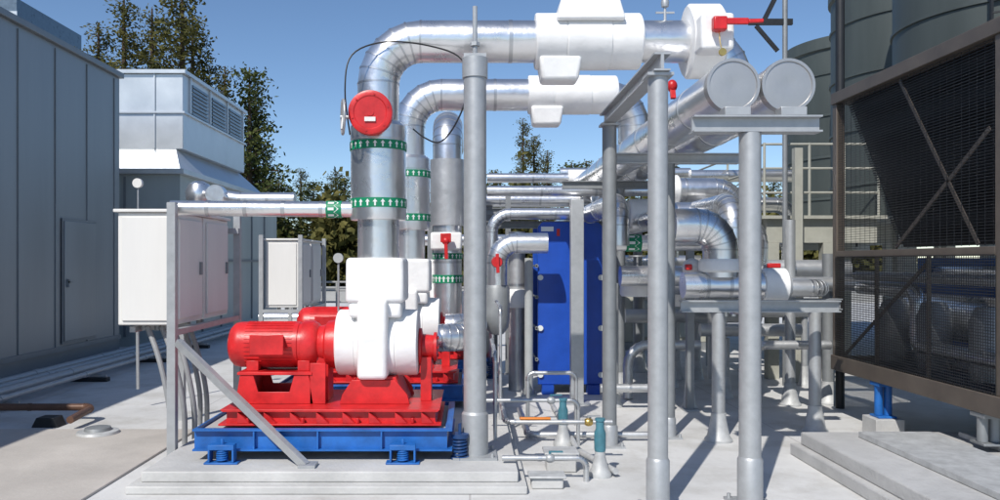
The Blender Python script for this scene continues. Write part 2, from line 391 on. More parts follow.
m=MB(); jacket(m,[(-0.31,11.0,0.9),(-0.31,11.0,3.62),(-0.31,13.6,3.62)],0.2,0.32); t.part('jacket',m,['alu','aluband'])
m=MB(); m.lathe([(0.19,2.2),(0.235,2.2),(0.235,3.1),(0.19,3.1)],(-0.31,11,0)); t.part('sleeve',m,'aludull')
arrow_band(t,(-0.31,11,1.47),(0,0,1),0.203,0.11); arrow_band(t,(-0.31,11,1.78),(0,0,1),0.203,0.08); t.finish()

def valve_cover(X0,X1,Y,Z,r,lab,bon=True):
    t=Thing('insulated_valve',lab,'valve','white insulated valves')
    m=MB(); L=X1-X0
    m.lathe([(0,0),(r*0.99,0),(r*1.03,0.012),(r*1.03,L*0.28),(r*1.0,L*0.283),(r*1.05,L*0.30),(r*1.05,L*0.70),(r*1.0,L*0.703),(r*1.03,L*0.72),(r*1.03,L-0.012),(r*0.99,L),(0,L)],(X0,Y,Z),(1,0,0),40,sq=2.4)
    t.part('cover',m,'white')
    xc=X0+L*0.5
    if bon:
        t.part('bonnet',MB().box(xc-0.29,xc+0.29,Y-0.27,Y+0.27,Z+0.12,Z+0.33,0.05),'white',0.025,seg=3)
        t.part('stem_cover',MB().box(xc-0.17,xc+0.17,Y-0.17,Y+0.17,Z+0.32,Z+0.50,0.02),'white',0.03,seg=3)
    t.part('drain_boot',MB().box(X0+0.05,X0+0.36,Y-0.14,Y+0.10,Z-0.36,Z-0.15,-0.03),'white',0.03,seg=3)
    return t.finish()
valve_cover(0.56,1.46,6.9,3.6,0.22,'white jacketed valve with square bonnet on silver pipe')
valve_cover(0.66,1.66,9.1,3.6,0.20,'white jacketed valve on the second silver pipe',False)
t=Thing('lever_valve','white jacketed valve with red lever handle on silver pipe','valve')
m=MB(); m.lathe([(0,0),(0.27,0),(0.29,0.02),(0.29,0.27),(0.27,0.29),(0,0.29)],(1.86,6.9,3.6),(1,0,0),36,sq=2.8); t.part('cover',m,'white')
t.part('stem_cover',MB().box(1.87,2.14,6.46,6.7,3.42,3.72),'white',0.03,seg=3)
m=MB(); m.cyl((2.0,6.5,3.6),(2.0,6.42,3.6),0.05); m.box(1.94,2.05,6.36,6.44,3.55,3.66); t.part('gear_body',m,'red',0.012)
m=MB(); m.beam((1.97,6.38,3.62),(2.22,6.38,3.62),0.03,0.05); m.beam((2.22,6.38,3.62),(2.34,6.38,3.625),0.025,0.03); t.part('lever',m,'red',0.006)
m=MB(); m.sweep([(2.0,6.42,3.55),(2.0,6.40,3.46),(2.02,6.40,3.38)],0.004,6); m.cyl((2.02,6.39,3.38),(2.02,6.41,3.38),0.03); t.part('tag',m,'brass'); t.finish()
t=Thing('gear_valve','round red valve gear operator with small grey handwheel on riser','valve')
c=W(370,112,6.52)
m=MB(); m.lathe([(0,0.0),(0.03,0.0),(0.03,0.006),(0.13,0.006),(0.138,0.0),(0.165,0.0),(0.18,0.006),(0.183,0.07),(0.15,0.09),(0.07,0.1),(0.07,0.3),(0,0.3)],c,(0,1,0),40)
for k in range(6):
    a=k*math.pi/3+0.3; m.cyl(c+Vector((0.152*math.cos(a),-0.006,0.152*math.sin(a))),c+Vector((0.152*math.cos(a),0.03,0.152*math.sin(a))),0.009,n=8)
t.part('gear_case',m,'red')
m=MB(); m.box(c.x-0.045,c.x+0.045,c.y-0.008,c.y-0.001,c.z-0.075,c.z-0.04); t.part('label_plate',m,'cab')
m=MB(); m.cyl(c+Vector((-0.25,0.06,-0.03)),c+Vector((0,0.06,-0.03)),0.016); m.ring(c+Vector((-0.23,0.06,-0.03)),(1,0.25,0),0.14,0.011)
for k in range(3):
    a=k*2.094; m.beam(c+Vector((-0.23,0.06,-0.03)),c+Vector((-0.23-0.0,0.06+0.13*math.cos(a),-0.03+0.13*math.sin(a))),0.012,0.02)
t.part('handwheel',m,'galv'); t.finish()

# ---------------- galvanised posts ----------------
def post(X,Y,z0,z1,r,lab,sleeve=0.32,plate=True,cone=False,m_='galv',cap=None):
    t=Thing('support_post',lab,'post')
    t.part('shaft',MB().cyl((X,Y,z0),(X,Y,z1),r,n=28),m_)
    if sleeve: t.part('sleeve',MB().lathe([(r,z0),(r*1.16,z0),(r*1.16,z0+sleeve-0.02),(r,z0+sleeve)],(X,Y,0)),'galv')
    if plate:
        m=MB(); m.box(X-r*1.9,X+r*1.9,Y-r*1.9,Y+r*1.9,z0,z0+0.02)
        for sx in (-1,1):
            for sy in (-1,1): m.cyl((X+sx*r*1.5,Y+sy*r*1.5,z0+0.02),(X+sx*r*1.5,Y+sy*r*1.5,z0+0.05),0.014,n=6)
        t.part('base_plate',m,'galv')
    if cone: t.part('flashing',MB().lathe([(r*2.1,z0),(r*2.1,z0+0.02),(r*1.7,z0+0.05),(r*1.15,z0+0.22),(r*1.12,z0+0.27),(r,z0+0.27)],(X,Y,0)),'cone')
    if cap=='clamp':
        m=MB(); m.lathe([(r,z1-0.16),(r*1.12,z1-0.16),(r*1.12,z1),(0,z1)],(X,Y,0)); m.box(X-0.09,X+0.09,Y-0.02,Y+0.02,z1,z1+0.04)
        t.part('top_collar',m,'galv')
        m=MB(); m.sweep([(X,Y,z1),(X,Y,z1+0.42)],0.02,10); m.lathe([(0.02,0.1),(0.04,0.1),(0.04,0.13),(0.02,0.13)],(X,Y,z1),n=6); t.part('threaded_rod',m,'galv')
    if cap=='plate': t.part('top_plate',MB().box(X-r*1.3,X+r*1.3,Y-r*1.3,Y+r*1.3,z1,z1+0.02),'galv')
    return t.finish()
post(0.04,6.45,0.14,3.34,0.092,'tall thick galvanised pipe post under the large pipe',0.36,True,False,cap='clamp')
post(1.28,5.45,0,2.955,0.068,'tall galvanised pipe post with base sleeve',0.37,True,cap='plate')
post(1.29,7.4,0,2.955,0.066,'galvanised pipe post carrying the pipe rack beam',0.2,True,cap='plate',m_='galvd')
post(1.96,5.6,0,2.60,0.075,'galvanised pipe post under capped header pipes',0.34,True)
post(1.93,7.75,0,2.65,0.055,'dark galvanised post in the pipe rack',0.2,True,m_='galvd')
post(2.36,7.6,0,1.22,0.062,'short galvanised post with flashing cone',0,False,True)
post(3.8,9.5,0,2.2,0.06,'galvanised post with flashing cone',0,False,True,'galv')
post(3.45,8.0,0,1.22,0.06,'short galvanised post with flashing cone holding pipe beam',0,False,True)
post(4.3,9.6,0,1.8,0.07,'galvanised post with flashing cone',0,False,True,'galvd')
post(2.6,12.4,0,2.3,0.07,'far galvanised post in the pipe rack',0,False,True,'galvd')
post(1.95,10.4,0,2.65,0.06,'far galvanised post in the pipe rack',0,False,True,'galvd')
post(0.75,10.2,0,1.75,0.055,'pale post beside the heat exchanger',0.1,True,m_='greypaint')
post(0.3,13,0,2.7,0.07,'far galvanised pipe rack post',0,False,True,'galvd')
def beamthing(lab,p0,p1,w,h,m_='galv',name='support_beam'):
    t=Thing(name,lab,'beam')
    p0=Vector(p0);p1=Vector(p1); m=MB(); up=Vector((0,0,1)); 
    m.beam(p0+up*(h/2-0.006),p1+up*(h/2-0.006),w,0.012); m.beam(p0-up*(h/2-0.006),p1-up*(h/2-0.006),w,0.012); m.beam(p0,p1,w*0.2,h-0.0245)
    t.part(name,m,m_); return t.finish()
beamthing('galvanised channel spanning two posts',(1.285,5.34,3.04),(1.285,7.6,3.04),0.11,0.12)
beamthing('galvanised cross bracket under capped headers',(1.55,5.6,2.66),(2.44,5.6,2.66),0.14,0.115)
for x in (H1,H2):
    t=Thing('pipe_saddle','small galvanised saddle under header pipe','pipe saddle','header pipe saddles'); t.part('pipe_saddle',MB().box(x-0.09,x+0.09,5.55,5.67,2.72,2.78),'galv',0.004); t.finish()
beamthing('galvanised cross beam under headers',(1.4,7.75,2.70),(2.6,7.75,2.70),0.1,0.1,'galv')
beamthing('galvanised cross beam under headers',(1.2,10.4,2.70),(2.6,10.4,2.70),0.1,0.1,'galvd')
beamthing('low galvanised beam carrying chilled water pipes',(2.0,7.6,1.28),(3.5,7.6,1.28),0.12,0.11)
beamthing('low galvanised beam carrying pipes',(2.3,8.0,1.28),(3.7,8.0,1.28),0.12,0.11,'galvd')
t=Thing('strut_post','grey square steel post in front of blue heat exchanger','post')
t.part('shaft',MB().box(1.205,1.36,9.55,9.67,0.0,2.45),'galv',0.006); t.part('base_plate',MB().box(1.13,1.43,9.48,9.74,0,0.02),'galv'); t.finish()

# ---------------- electrical cabinets on frame ----------------
def cabinet(x0,x1,y0,y1,z0,z1,lab):
    t=Thing('electrical_cabinet',lab,'electrical cabinet','cream electrical cabinets')
    t.part('housing',MB().box(x0,x1,y0,y1,z0,z1),'cab',0.012)
    t.part('rain_hood',MB().box(x0-0.03,x1+0.03,y0-0.03,y1+0.02,z1+0.002,z1+0.03),'cab',0.006)
    d=t.part('door',MB().box(x1+0.001,x1+0.02,y0+0.05,y1-0.05,z0+0.05,z1-0.05),'cab',0.006)
    h=MB(); h.box(x1+0.021,x1+0.04,y1-0.14,y1-0.1,(z0+z1)/2-0.06,(z0+z1)/2+0.06); t.part('handle',h,'galvd',parent=d)
    t.part('front_panel',MB().box(x0+0.04,x1-0.04,y0-0.016,y0-0.001,z0+0.04,z1-0.04),'cab',0.004)
    for k in range(3):
        m=MB(); m.cyl((x0+0.15+k*0.12,y0+0.2,z0-0.06),(x0+0.15+k*0.12,y0+0.2,z0-0.001),0.03,n=12); t.part('cable_gland',m,'galvd')
    return t.finish()
cabinet(-3.06,-2.56,6.95,7.65,1.15,2.13,'cream electrical cabinet on steel frame with flexible conduits')
cabinet(-3.06,-2.56,7.7,8.45,1.15,2.13,'cream electrical cabinet mounted on strut frame')
cabinet(-3.04,-2.54,11.9,12.7,1.02,2.02,'small cream electrical cabinet on posts')
cabinet(-3.04,-2.54,12.8,13.6,1.02,2.02,'small cream electrical cabinet on posts')
t=Thing('equipment_frame','galvanised strut frame with diagonal brace holding cabinets','frame')
for x,y,z0 in ((-2.5,6.72,0.021),(-2.5,8.6,0.0),(-3.1,8.6,0.0)): t.part('upright',MB().box(x-0.035,x+0.035,y-0.035,y+0.035,z0,2.2),'galv')
for q in ((-3.1,-2.465,8.5,8.56,2.0,2.06),(-2.53,-2.47,6.76,8.56,1.08,1.13),(-3.0,-2.95,7.05,8.56,1.08,1.13),(-2.945,-2.535,7.3,7.36,1.08,1.13)): t.part('rail',MB().box(*q),'galv')
m=MB(); m.beam(W(178,342,6.68),W(306,466,6.1),0.055,0.06); t.part('brace',m,'galv')
t.part('foot_plate',MB().box(-2.58,-2.42,6.64,6.8,0.021,0.033),'galv'); p=W(306,466,6.1); t.part('foot_plate',MB().box(p.x-0.05,p.x+0.08,p.y-0.07,p.y+0.07,0.14,0.165),'galv'); t.finish()
t=Thing('equipment_frame','galvanised posts holding the far cabinets','frame')
for x,y in ((-2.5,11.8),(-2.5,13.7),(-3.08,13.7),(-3.08,11.8)): t.part('upright',MB().box(x-0.03,x+0.03,y-0.03,y+0.03,0,2.1),'galv')
for q in ((-3.05,-2.53,11.77,11.83,0.95,1.0),(-3.05,-2.53,13.67,13.73,0.95,1.0),(-2.53,-2.47,11.84,13.66,0.95,1.0)): t.part('rail',MB().box(*q),'galv')
t.finish()
for i,(x,yy) in enumerate(((-2.86,7.1),(-2.74,7.12),(-2.68,7.2),(-2.80,7.9),(-2.9,8.0))):
    pts=[]
    for k in range(17):
        s=k/16; pts.append(Vector((x+0.16*math.sin(s*3.0)+0.18*s*s,yy-0.1*math.sin(s*3.1),1.12-1.05*s+0.02*math.sin(s*9))))
    t=Thing('flexible_conduit','grey flexible conduit curving down from cabinet','conduit','flexible conduits'); t.part('flexible_conduit',MB().sweep(pts,0.024,10),'rubber'); t.finish()
t=Thing('insulated_pipe','long silver horizontal pipe above the pump motor','pipe'); m=MB(); jacket(m,[(-2.56,6.85,2.16),(-0.95,6.85,2.15)],0.066,0.3,step=0.4); t.part('jacket',m,['alu','aluband'])
arrow_band(t,(-1.16,6.85,2.15),(1,0,0),0.067,0.13,8); t.finish()
t=Thing('insulated_fitting','chunky silver insulated fitting behind the cabinets','pipe fitting')
m=MB(); jacket(m,[(-3.25,9.6,1.3),(-3.25,9.6,2.52),(-2.75,9.6,2.45),(-2.1,9.6,2.45)],0.085,0.12); t.part('jacket',m,['alu','aluband'])
m=MB(); m.lathe([(0,-0.12),(0.10,-0.12),(0.15,-0.06),(0.16,0.04),(0.12,0.13),(0.05,0.17),(0,0.17)],(-3.25,9.6,2.5)); m.cyl((-3.0,9.55,2.5),(-3.0,9.4,2.5),0.11); t.part('dome',m,'alu'); t.finish()
t=Thing('gauge','round dial gauge on a thin stem behind the cabinets','gauge'); c=W(137,183,9.3); t.part('dial',MB().cyl(c,c+Vector((0,0.05,0)),0.055),'cab'); t.part('stem',MB().cyl(c+Vector((0,0.03,-0.5)),c+Vector((0,0.03,-0.057)),0.01,n=8).cyl(c+Vector((-0.02,0.03,-0.5)),c+Vector((0.0,0.03,-2.4)),0.02,n=8),'galv'); t.finish()

# ---------------- pump assembly ----------------
PY=6.9
def pump():
    b=Thing('spring_base','blue steel inertia base on spring isolators','pump base','pump bases')
    m=MB(); x0,x1,y0,y1,z0,z1=-2.17,-0.18,6.3,7.5,0.22,0.39
    for ya,yb in ((y0,y0+0.015),(y1-0.015,y1)): m.box(x0,x1,ya,yb,z0,z1)
    m.box(x0,x0+0.015,y0+0.015,y1-0.015,z0,z1); m.box(x1-0.015,x1,y0+0.015,y1-0.015,z0,z1)
    for z in (z0,z1-0.014): m.box(x0-0.002,x1+0.002,y0-0.045,y0-0.001,z,z+0.014); 
    m.box(x1+0.001,x1+0.04,y0-0.045,y1,z1-0.014,z1); m.box(x1+0.001,x1+0.04,y0-0.045,y1,z0,z0+0.014)
    for x in (-1.7,-1.2,-0.7): m.box(x,x+0.012,y0-0.04,y0-0.001,z0+0.014,z1-0.014)
    b.part('frame',m,'blue')
    b.part('infill',MB().box(x0+0.02,x1-0.02,y0+0.02,y1-0.02,z0+0.02,z1-0.03),'conc')
    for x in (-1.92,-0.52):
        for y in (6.2,7.6):
            m=MB(); m.box(x-0.13,x+0.13,y-0.05,y+0.05,0.141,0.155); m.box(x-0.10,x+0.10,y-0.045,y+0.045,0.25,0.29)
            m.box(x-0.10,x-0.085,y-0.045,y+0.045,0.156,0.249); m.box(x+0.085,x+0.10,y-0.045,y+0.045,0.156,0.249); m.cyl((x,y,0.156),(x,y,0.33),0.014,n=10)
            ins=b.part('isolator',m,'blue',0.003)
            pts=[(x+0.04*math.cos(a*0.6),y+0.04*math.sin(a*0.6),0.16+0.085*a/52) for a in range(53)]
            b.part('spring',MB().sweep(pts,0.008,6),'blue',parent=ins)
    for y in (6.35,):
        x=-0.08; m=MB(); m.lathe([(0,0.141),(0.075,0.141),(0.075,0.16),(0.06,0.165)],(x,y,0)); m.cyl((x,y,0.15),(x,y,0.42),0.013,n=8); m.lathe([(0.0,0.34),(0.07,0.34),(0.07,0.31),(0.06,0.30)],(x,y,0))
        ins=b.part('isolator',m,'bluedark'); pts=[(x+0.052*math.cos(a*0.6),y+0.052*math.sin(a*0.6),0.16+0.15*a/60) for a in range(61)]
        b.part('spring',MB().sweep(pts,0.011,6),'bluedark',parent=ins)
    rb=b.finish()
    t=Thing('pump','red motor-driven pump with white insulated casing','pump','red pumps')
    m=MB(); bx0,bx1=-1.98,-0.26; by0,by1=6.42,7.38
    m.prism([(bx0,0.392),(bx1,0.392),(bx1-0.02,0.42),(bx1-0.02,0.50),(bx0+0.02,0.50),(bx0+0.02,0.42)],by0+0.02,by1-0.02)
    m.box(bx0-0.03,bx1+0.03,by0-0.04,by1+0.04,0.392,0.408)
    m.prism([(bx0,0.50),(bx1,0.50),(bx1+0.02,0.52),(bx0-0.02,0.52)],by0-0.03,by1+0.03)
    for k in range(8):
        x=bx0+0.12+k*0.21
        m.prism([(x,0.409),(x+0.1,0.409),(x+0.05,0.46),(x,0.498)],by0-0.03,by0+0.018)
    for k in range(4): m.cyl((bx0+0.2+k*0.44,by0-0.01,0.41),(bx0+0.2+k*0.44,by0-0.01,0.45),0.016,n=6)
    t.part('base_frame',m,'red',0.003)
    az_=0.99
    m=MB(); m.lathe([(0,0),(0.10,0.0),(0.15,0.015),(0.185,0.05),(0.195,0.10),(0.195,0.60),(0.188,0.605),(0.188,0.63),(0.205,0.635),(0.205,0.72),(0.18,0.76),(0.14,0.78),(0.12,0.84),(0,0.84)],(-2.06,PY,az_),(1,0,0),44)
    for k in range(36):
        a=2*math.pi*k/36; c=Vector((0,math.cos(a),math.sin(a)))
        m.beam(Vector((-1.90,PY,az_))+c*0.193,Vector((-1.50,PY,az_))+c*0.193,0.006,0.014,up=c)
    t.part('motor',m,'red')
    m=MB(); m.box(-1.80,-1.56,PY-0.29,PY-0.18,az_-0.04,az_+0.09); m.box(-1.82,-1.54,PY-0.305,PY-0.292,az_-0.06,az_+0.11); t.part('terminal_box',m,'red',0.015)
    t.part('fan_grille',MB().lathe([(0,-0.004),(0.10,-0.004),(0.10,-0.001)],(-2.06,PY,az_),(1,0,0),24),'redd')
    m=MB()
    for ya,yb in ((PY-0.26,PY-0.24),(PY+0.24,PY+0.26)): m.prism([(-1.95,0.522),(-1.30,0.522),(-1.34,0.76),(-1.46,0.76),(-1.5,0.62),(-1.76,0.62),(-1.80,0.76),(-1.91,0.76)],ya,yb)
    m.box(-1.93,-1.31,PY-0.27,PY+0.27,0.762,0.785)
    for x in (-1.86,-1.38): m.box(x-0.01,x+0.01,PY-0.235,PY+0.235,0.522,0.76)
    for x in (-1.83,-1.40):
        for s in (-1,1): m.box(x-0.05,x+0.05,PY+s*0.13-0.045,PY+s*0.13+0.045,0.786,0.87)
    t.part('motor_pedestal',m,'red',0.003)
    m=MB(); m.lathe([(0,0),(0.14,0),(0.16,0.02),(0.17,0.08),(0.20,0.10),(0.21,0.16),(0.21,0.2),(0,0.2)],(-1.32,PY,az_),(1,0,0),32); m.box(-1.30,-1.2,PY-0.13,PY+0.13,0.522,az_-0.05); t.part('coupling_guard',m,'red')
    m=MB(); m.box(-1.33,-1.2,PY-0.26,PY-0.24,0.522,0.86)
    m.prism([(-1.08,0.522),(-0.50,0.522),(-0.52,0.60),(-0.62,0.72),(-0.98,0.72),(-1.06,0.60)],PY-0.27,PY-0.245); m.prism([(-1.08,0.522),(-0.50,0.522),(-0.52,0.60),(-0.62,0.72),(-0.98,0.72),(-1.06,0.60)],PY+0.245,PY+0.27); m.prism([(-1.04,0.522),(-0.52,0.522),(-0.62,0.74),(-0.94,0.74)],PY-0.24,PY+0.24)
    t.part('casing_pedestal',m,'red',0.003)
    m=MB(); m.lathe([(0,0),(0.268,0),(0.28,0.012),(0.282,0.16),(0.276,0.163),(0.284,0.168),(0.288,0.34),(0.288,0.50),(0.280,0.503),(0.286,0.51),(0.280,0.68),(0.265,0.69),(0,0.69)],(-1.13,PY,az_+0.02),(1,0,0),48)
    t.part('casing',m,'white')
    t.part('strainer_cover',MB().box(-0.93,-0.68,PY-0.35,PY-0.05,az_-0.26,az_+0.40),'white',0.04,seg=4)
    t.part('flange_cover',MB().box(-1.035,-0.545,PY-0.28,PY+0.23,1.36,1.735,0.004),'white',0.035,seg=4)
    t.part('lower_collar',MB().box(-1.01,-0.57,PY-0.26,PY+0.21,1.235,1.37,0.0),'white',0.03,seg=4)
    m=MB(); m.lathe([(0.0,0),(0.16,0),(0.16,0.02),(0.11,0.03),(0.10,0.12),(0.125,0.125),(0.125,0.15),(0.05,0.16),(0,0.17)],(-0.435,PY,az_-0.02),(1,0,0),32)
    m.box(-0.42,-0.33,PY-0.1,PY+0.1,0.522,az_-0.1)
    for k in range(6):
        a=k*math.pi/3; m.cyl((-0.30,PY+0.09*math.cos(a),az_-0.02+0.09*math.sin(a)),(-0.27,PY+0.09*math.cos(a),az_-0.02+0.09*math.sin(a)),0.012,n=6)
    t.part('bearing_housing',m,'red')
    rp=t.finish()
    return rb,rp
rb,rp=pump()
for dy,dx in ((2.25,0.10),(4.4,0.38)):
    copy_thing(rb,delta=(dx,dy,0)); copy_thing(rp,delta=(dx,dy,0))
pipe('silver suction elbow joining the second pump',[(-0.28,9.15,0.96),(0.05,9.15,0.96),(0.05,9.9,0.96)],0.15,0.24)
pipe('silver suction pipe at the rear pump',[(-0.31,11.0,1.0),(-0.31,11.0,0.6),(0.2,11.0,0.6)],0.16,0.22)
pipe('silver suction elbow joining the front pump',[(-0.3,7.6,0.98),(-0.06,7.6,0.98),(-0.06,8.3,0.98)],0.13,0.2)

def small_lever_valve(c,lab):
    c=Vector(c); t=Thing('lever_valve',lab,'valve')
    t.part('cover',MB().box(c.x-0.21,c.x+0.21,c.y-0.05,c.y+0.4,c.z-0.12,c.z+0.12),'white',0.03)
    m=MB(); m.cyl(c+Vector((0,-0.05,0)),c+Vector((0,-0.16,0)),0.035); m.sphere(c+Vector((0,-0.17,0)),0.055); m.box(c.x-0.07,c.x+0.07,c.y-0.2,c.y-0.14,c.z-0.02,c.z+0.1); t.part('gear_body',m,'red',0.008)
    m=MB(); m.beam(c+Vector((0,-0.2,-0.02)),c+Vector((0.01,-0.2,-0.24)),0.045,0.02); t.part('lever',m,'red',0.004); t.finish()
small_lever_valve((-0.32,10.75,1.98),'white jacketed valve with hanging red lever')
t=Thing('lever_valve','small red lever valve on vertical pipe','valve'); c=W(497,262,9.6)
t.part('body',MB().lathe([(0,-.05),(0.06,-.05),(0.07,0),(0.06,0.05),(0,0.05)],c,(0,1,0)),'red'); t.part('lever',MB().beam(c+Vector((0,-0.07,0.1)),c+Vector((0.01,-0.07,-0.13)),0.04,0.02),'red',0.004); t.finish()
t=Thing('insulated_pipe','silver elbow pipe dropping to a dark strainer','pipe')
m=MB(); jacket(m,[(0.33,9.8,1.2),(0.33,9.8,1.93),(0.95,9.8,1.93)],0.125,0.24); t.part('jacket',m,['alu','aluband'])
m=MB(); m.lathe([(0,-0.18),(0.08,-0.16),(0.14,-0.08),(0.155,0.0),(0.155,0.4),(0.13,0.44),(0,0.44)],(0.33,9.8,0.98)); t.part('strainer',m,'galvd'); t.finish()
t=Thing('insulated_valve','white insulated flange on vertical pipe','valve','white insulated valves'); m=MB(); m.lathe([(0,0),(0.17,0),(0.19,0.04),(0.19,0.2),(0.17,0.24),(0,0.24)],(0.62,10.6,1.1)); t.part('cover',m,'white'); m=MB(); jacket(m,[(0.62,10.6,0.0),(0.62,10.6,2.1)],0.11); t.part('pipe',m,['aludull','aluband']); t.finish()

# ---------------- blue plate heat exchanger ----------------
t=Thing('heat_exchanger','tall blue plate heat exchanger with tie bolts','heat exchanger')
x0,x1=GX(538,10.3),GX(603,10.3); zt=GZ(222,10.3)
m=MB(); m.prism([(x0,0.12),(x1,0.12),(x1,zt-0.06),(x1-0.06,zt),(x0+0.06,zt),(x0,zt-0.06)],10.3,10.36); t.part('frame_plate',m,'hx',0.01)
m=MB()
for k in range(34): m.box(x0+0.08,x1-0.08,10.362+k*0.022,10.362+k*0.022+0.012,0.2,zt-0.12)
t.part('plate_pack',m,'galvd')
t.part('pressure_plate',MB().box(x0,x1,11.12,11.18,0.12,zt-0.05),'hx',0.01)
m=MB(); m.box((x0+x1)/2-0.04,(x0+x1)/2+0.04,10.361,11.9,zt-0.1,zt-0.02); t.part('carrying_bar',m,'hx')
for a,b_ in ((x0+0.05,x0+0.2),(x1-0.2,x1-0.05)): t.part('foot',MB().box(a,b_,10.25,10.45,0,0.118),'hx')
for sx,xx in ((-1,x0-0.02),(1,x1+0.02)):
    for z in (0.45,0.85,1.25,1.65):
        m=MB(); m.cyl((xx,10.26,z),(xx,11.25,z),0.012,n=8); m.cyl((xx,10.26,z),(xx,10.3,z),0.026,n=6); t.part('tie_bolt',m,'galvd')
m=MB(); m.box(x0+0.04,x0+0.2,10.292,10.299,zt-0.12,zt-0.06); t.part('nameplate',m,'arrow')
m=MB(); m.box(x0+0.24,x0+0.28,10.292,10.299,zt-0.18,zt-0.09); t.part('warning_label',m,'red')
for z in (0.25,0.85,1.5): 
    for xx in (x0+0.03,x1-0.03):
        m=MB(); m.cyl((xx,10.27,z),(xx,10.299,z),0.036,n=12); t.part('bolt_cap',m,'arrow')
t.finish()

# ---------------- background pipe clutter ----------------
def P(px0,py,px1,d,r,lab,drop0=None,drop1=None,m=('alu','aluband'),R=0.25):
    z=GZ(py,d); pts=[(GX(px0,d),d,z),(GX(px1,d),d,z)]
    if drop0 is not None: pts.insert(0,(GX(px0,d),d,drop0))
    if drop1 is not None: pts.append((GX(px1,d),d,drop1))
    pipe(lab,pts,r,R,m)
DL=('aludull','aluband')
P(487,191,650,11.5,0.075,'thin silver pipe crossing the rack')
P(492,214,600,11.0,0.08,'silver pipe crossing behind the exchanger',drop0=0.3)
P(487,178,625,13.5,0.08,'pale silver pipe high in the rack')
P(460,200,620,12.8,0.09,'silver pipe in the rack')
P(560,173,690,14.2,0.09,'high silver pipe in the far rack')
P(655,190,735,11.6,0.17,'large silver pipe with elbow turning down',drop1=1.2,R=0.3)
P(650,214,724,10.4,0.15,'silver pipe with elbow turning down',drop1=1.0,R=0.26)
P(400,240,520,14.5,0.1,'distant silver pipe behind the pumps')
P(260,318,345,15,0.12,'low distant silver pipe run')
P(265,332,345,13,0.06,'low thin silver pipe')
P(590,225,660,13,0.1,'silver pipe behind the posts')
P(610,262,700,14.5,0.12,'silver pipe in the far rack')
P(615,288,735,12.6,0.13,'silver pipe run at mid height behind the posts')
P(625,316,760,11.6,0.10,'low silver pipe near the deck',m=DL)
P(672,236,742,9.3,0.15,'thick silver pipe with elbow by the post',drop1=1.1,R=0.24)
P(690,176,800,13.2,0.1,'high silver pipe toward the towers')
P(715,232,790,11.8,0.12,'silver pipe toward the towers',drop1=1.0)
P(700,330,800,10.0,0.08,'low dull silver pipe by the columns',m=DL)
P(620,276,705,9.4,0.12,'silver pipe at mid height behind posts')
P(742,308,832,11.0,0.13,'low silver pipe crossing to the towers',m=DL)
P(735,283,835,12.4,0.15,'silver pipe crossing to the towers')
P(628,345,700,9.9,0.06,'thin low silver pipe near the deck',drop0=0.02,m=DL)
P(755,345,830,9.0,0.05,'thin low silver pipe near the deck',drop0=0.02,R=0.12,m=DL)
P(600,160,655,12.2,0.14,'large silver pipe high in the rack with elbow',drop0=2.2,R=0.28)
P(745,205,790,13.8,0.13,'silver pipe with elbow near the platform',drop1=1.4)
for x,z,y0,y1,r in ((1.55,2.32,8.4,14.5,0.12),(2.95,2.35,9.0,14.5,0.14),(3.45,2.1,9.6,14.5,0.12),(2.2,2.2,8.9,14.5,0.12)):
    pipe('silver insulated pipe running along the rack',[(x,y0,z-0.45),(x,y0,z),(x,y1,z)],r,r*1.7+0.03)
for x,z,y0,y1,r in ((2.75,1.45,9.8,15,0.15),(3.3,1.3,10.2,15,0.13)):
    pipe('low silver insulated pipe running away along the deck',[(x-0.7,y0,z),(x,y0,z),(x,y1,z)],r,r*1.7+0.03)
def fitting(px,py,d,r,L,axis,lab):
    t=Thing('insulated_flange',lab,'pipe fitting','white insulated flanges'); c=W(px,py,d); ax=Vector(axis)
    m=MB(); m.lathe([(0,0),(r*0.92,0),(r,0.02),(r,L-0.02),(r*0.92,L),(0,L)],c-ax*L/2,ax,30,sq=2.6); t.part('insulated_flange',m,'white'); t.finish()
fitting(640,214,10.4,0.18,0.3,(1,0,0),'white jacketed flange on a silver pipe')
fitting(668,190,11.6,0.2,0.3,(1,0,0),'white jacketed flange on a silver pipe')
fitting(735,262,11.6,0.2,0.3,(0,0,1),'white jacketed flange on a vertical pipe')
fitting(724,258,10.4,0.18,0.25,(0,0,1),'white jacketed flange on a vertical pipe')
fitting(742,280,9.3,0.19,0.2,(0,0,1),'white jacketed flange on a vertical pipe')
fitting(700,276,9.4,0.15,0.25,(1,0,0),'white jacketed flange on a mid-height pipe')
fitting(655,288,12.6,0.17,0.35,(1,0,0),'white jacketed flange on a mid-height pipe')
fitting(580,178,13.5,0.13,0.4,(1,0,0),'white jacketed flange on a high pipe')
fitting(790,283,12.4,0.19,0.35,(1,0,0),'white jacketed flange on a mid-height pipe')
for x,y,z,r in ((2.05,9.8,1.28,0.19),(2.6,10.2,1.14,0.17)):
    t=Thing('insulated_valve','white jacketed valve with grey handwheel on low pipe','valve','white insulated valves'); m=MB(); m.lathe([(0,0),(r*0.9,0),(r,0.03),(r,0.3),(r*0.9,0.33),(0,0.33)],(x,y,z),n=28,sq=3); t.part('cover',m,'white')
    m=MB(); m.cyl((x,y,z+0.33),(x,y,z+0.5),0.014,n=8); m.ring((x,y,z+0.49),(0,0,1),0.1,0.011,20,6); m.beam((x-0.1,y,z+0.49),(x+0.1,y,z+0.49),0.012,0.012); t.part('handwheel',m,'galvd'); t.finish()
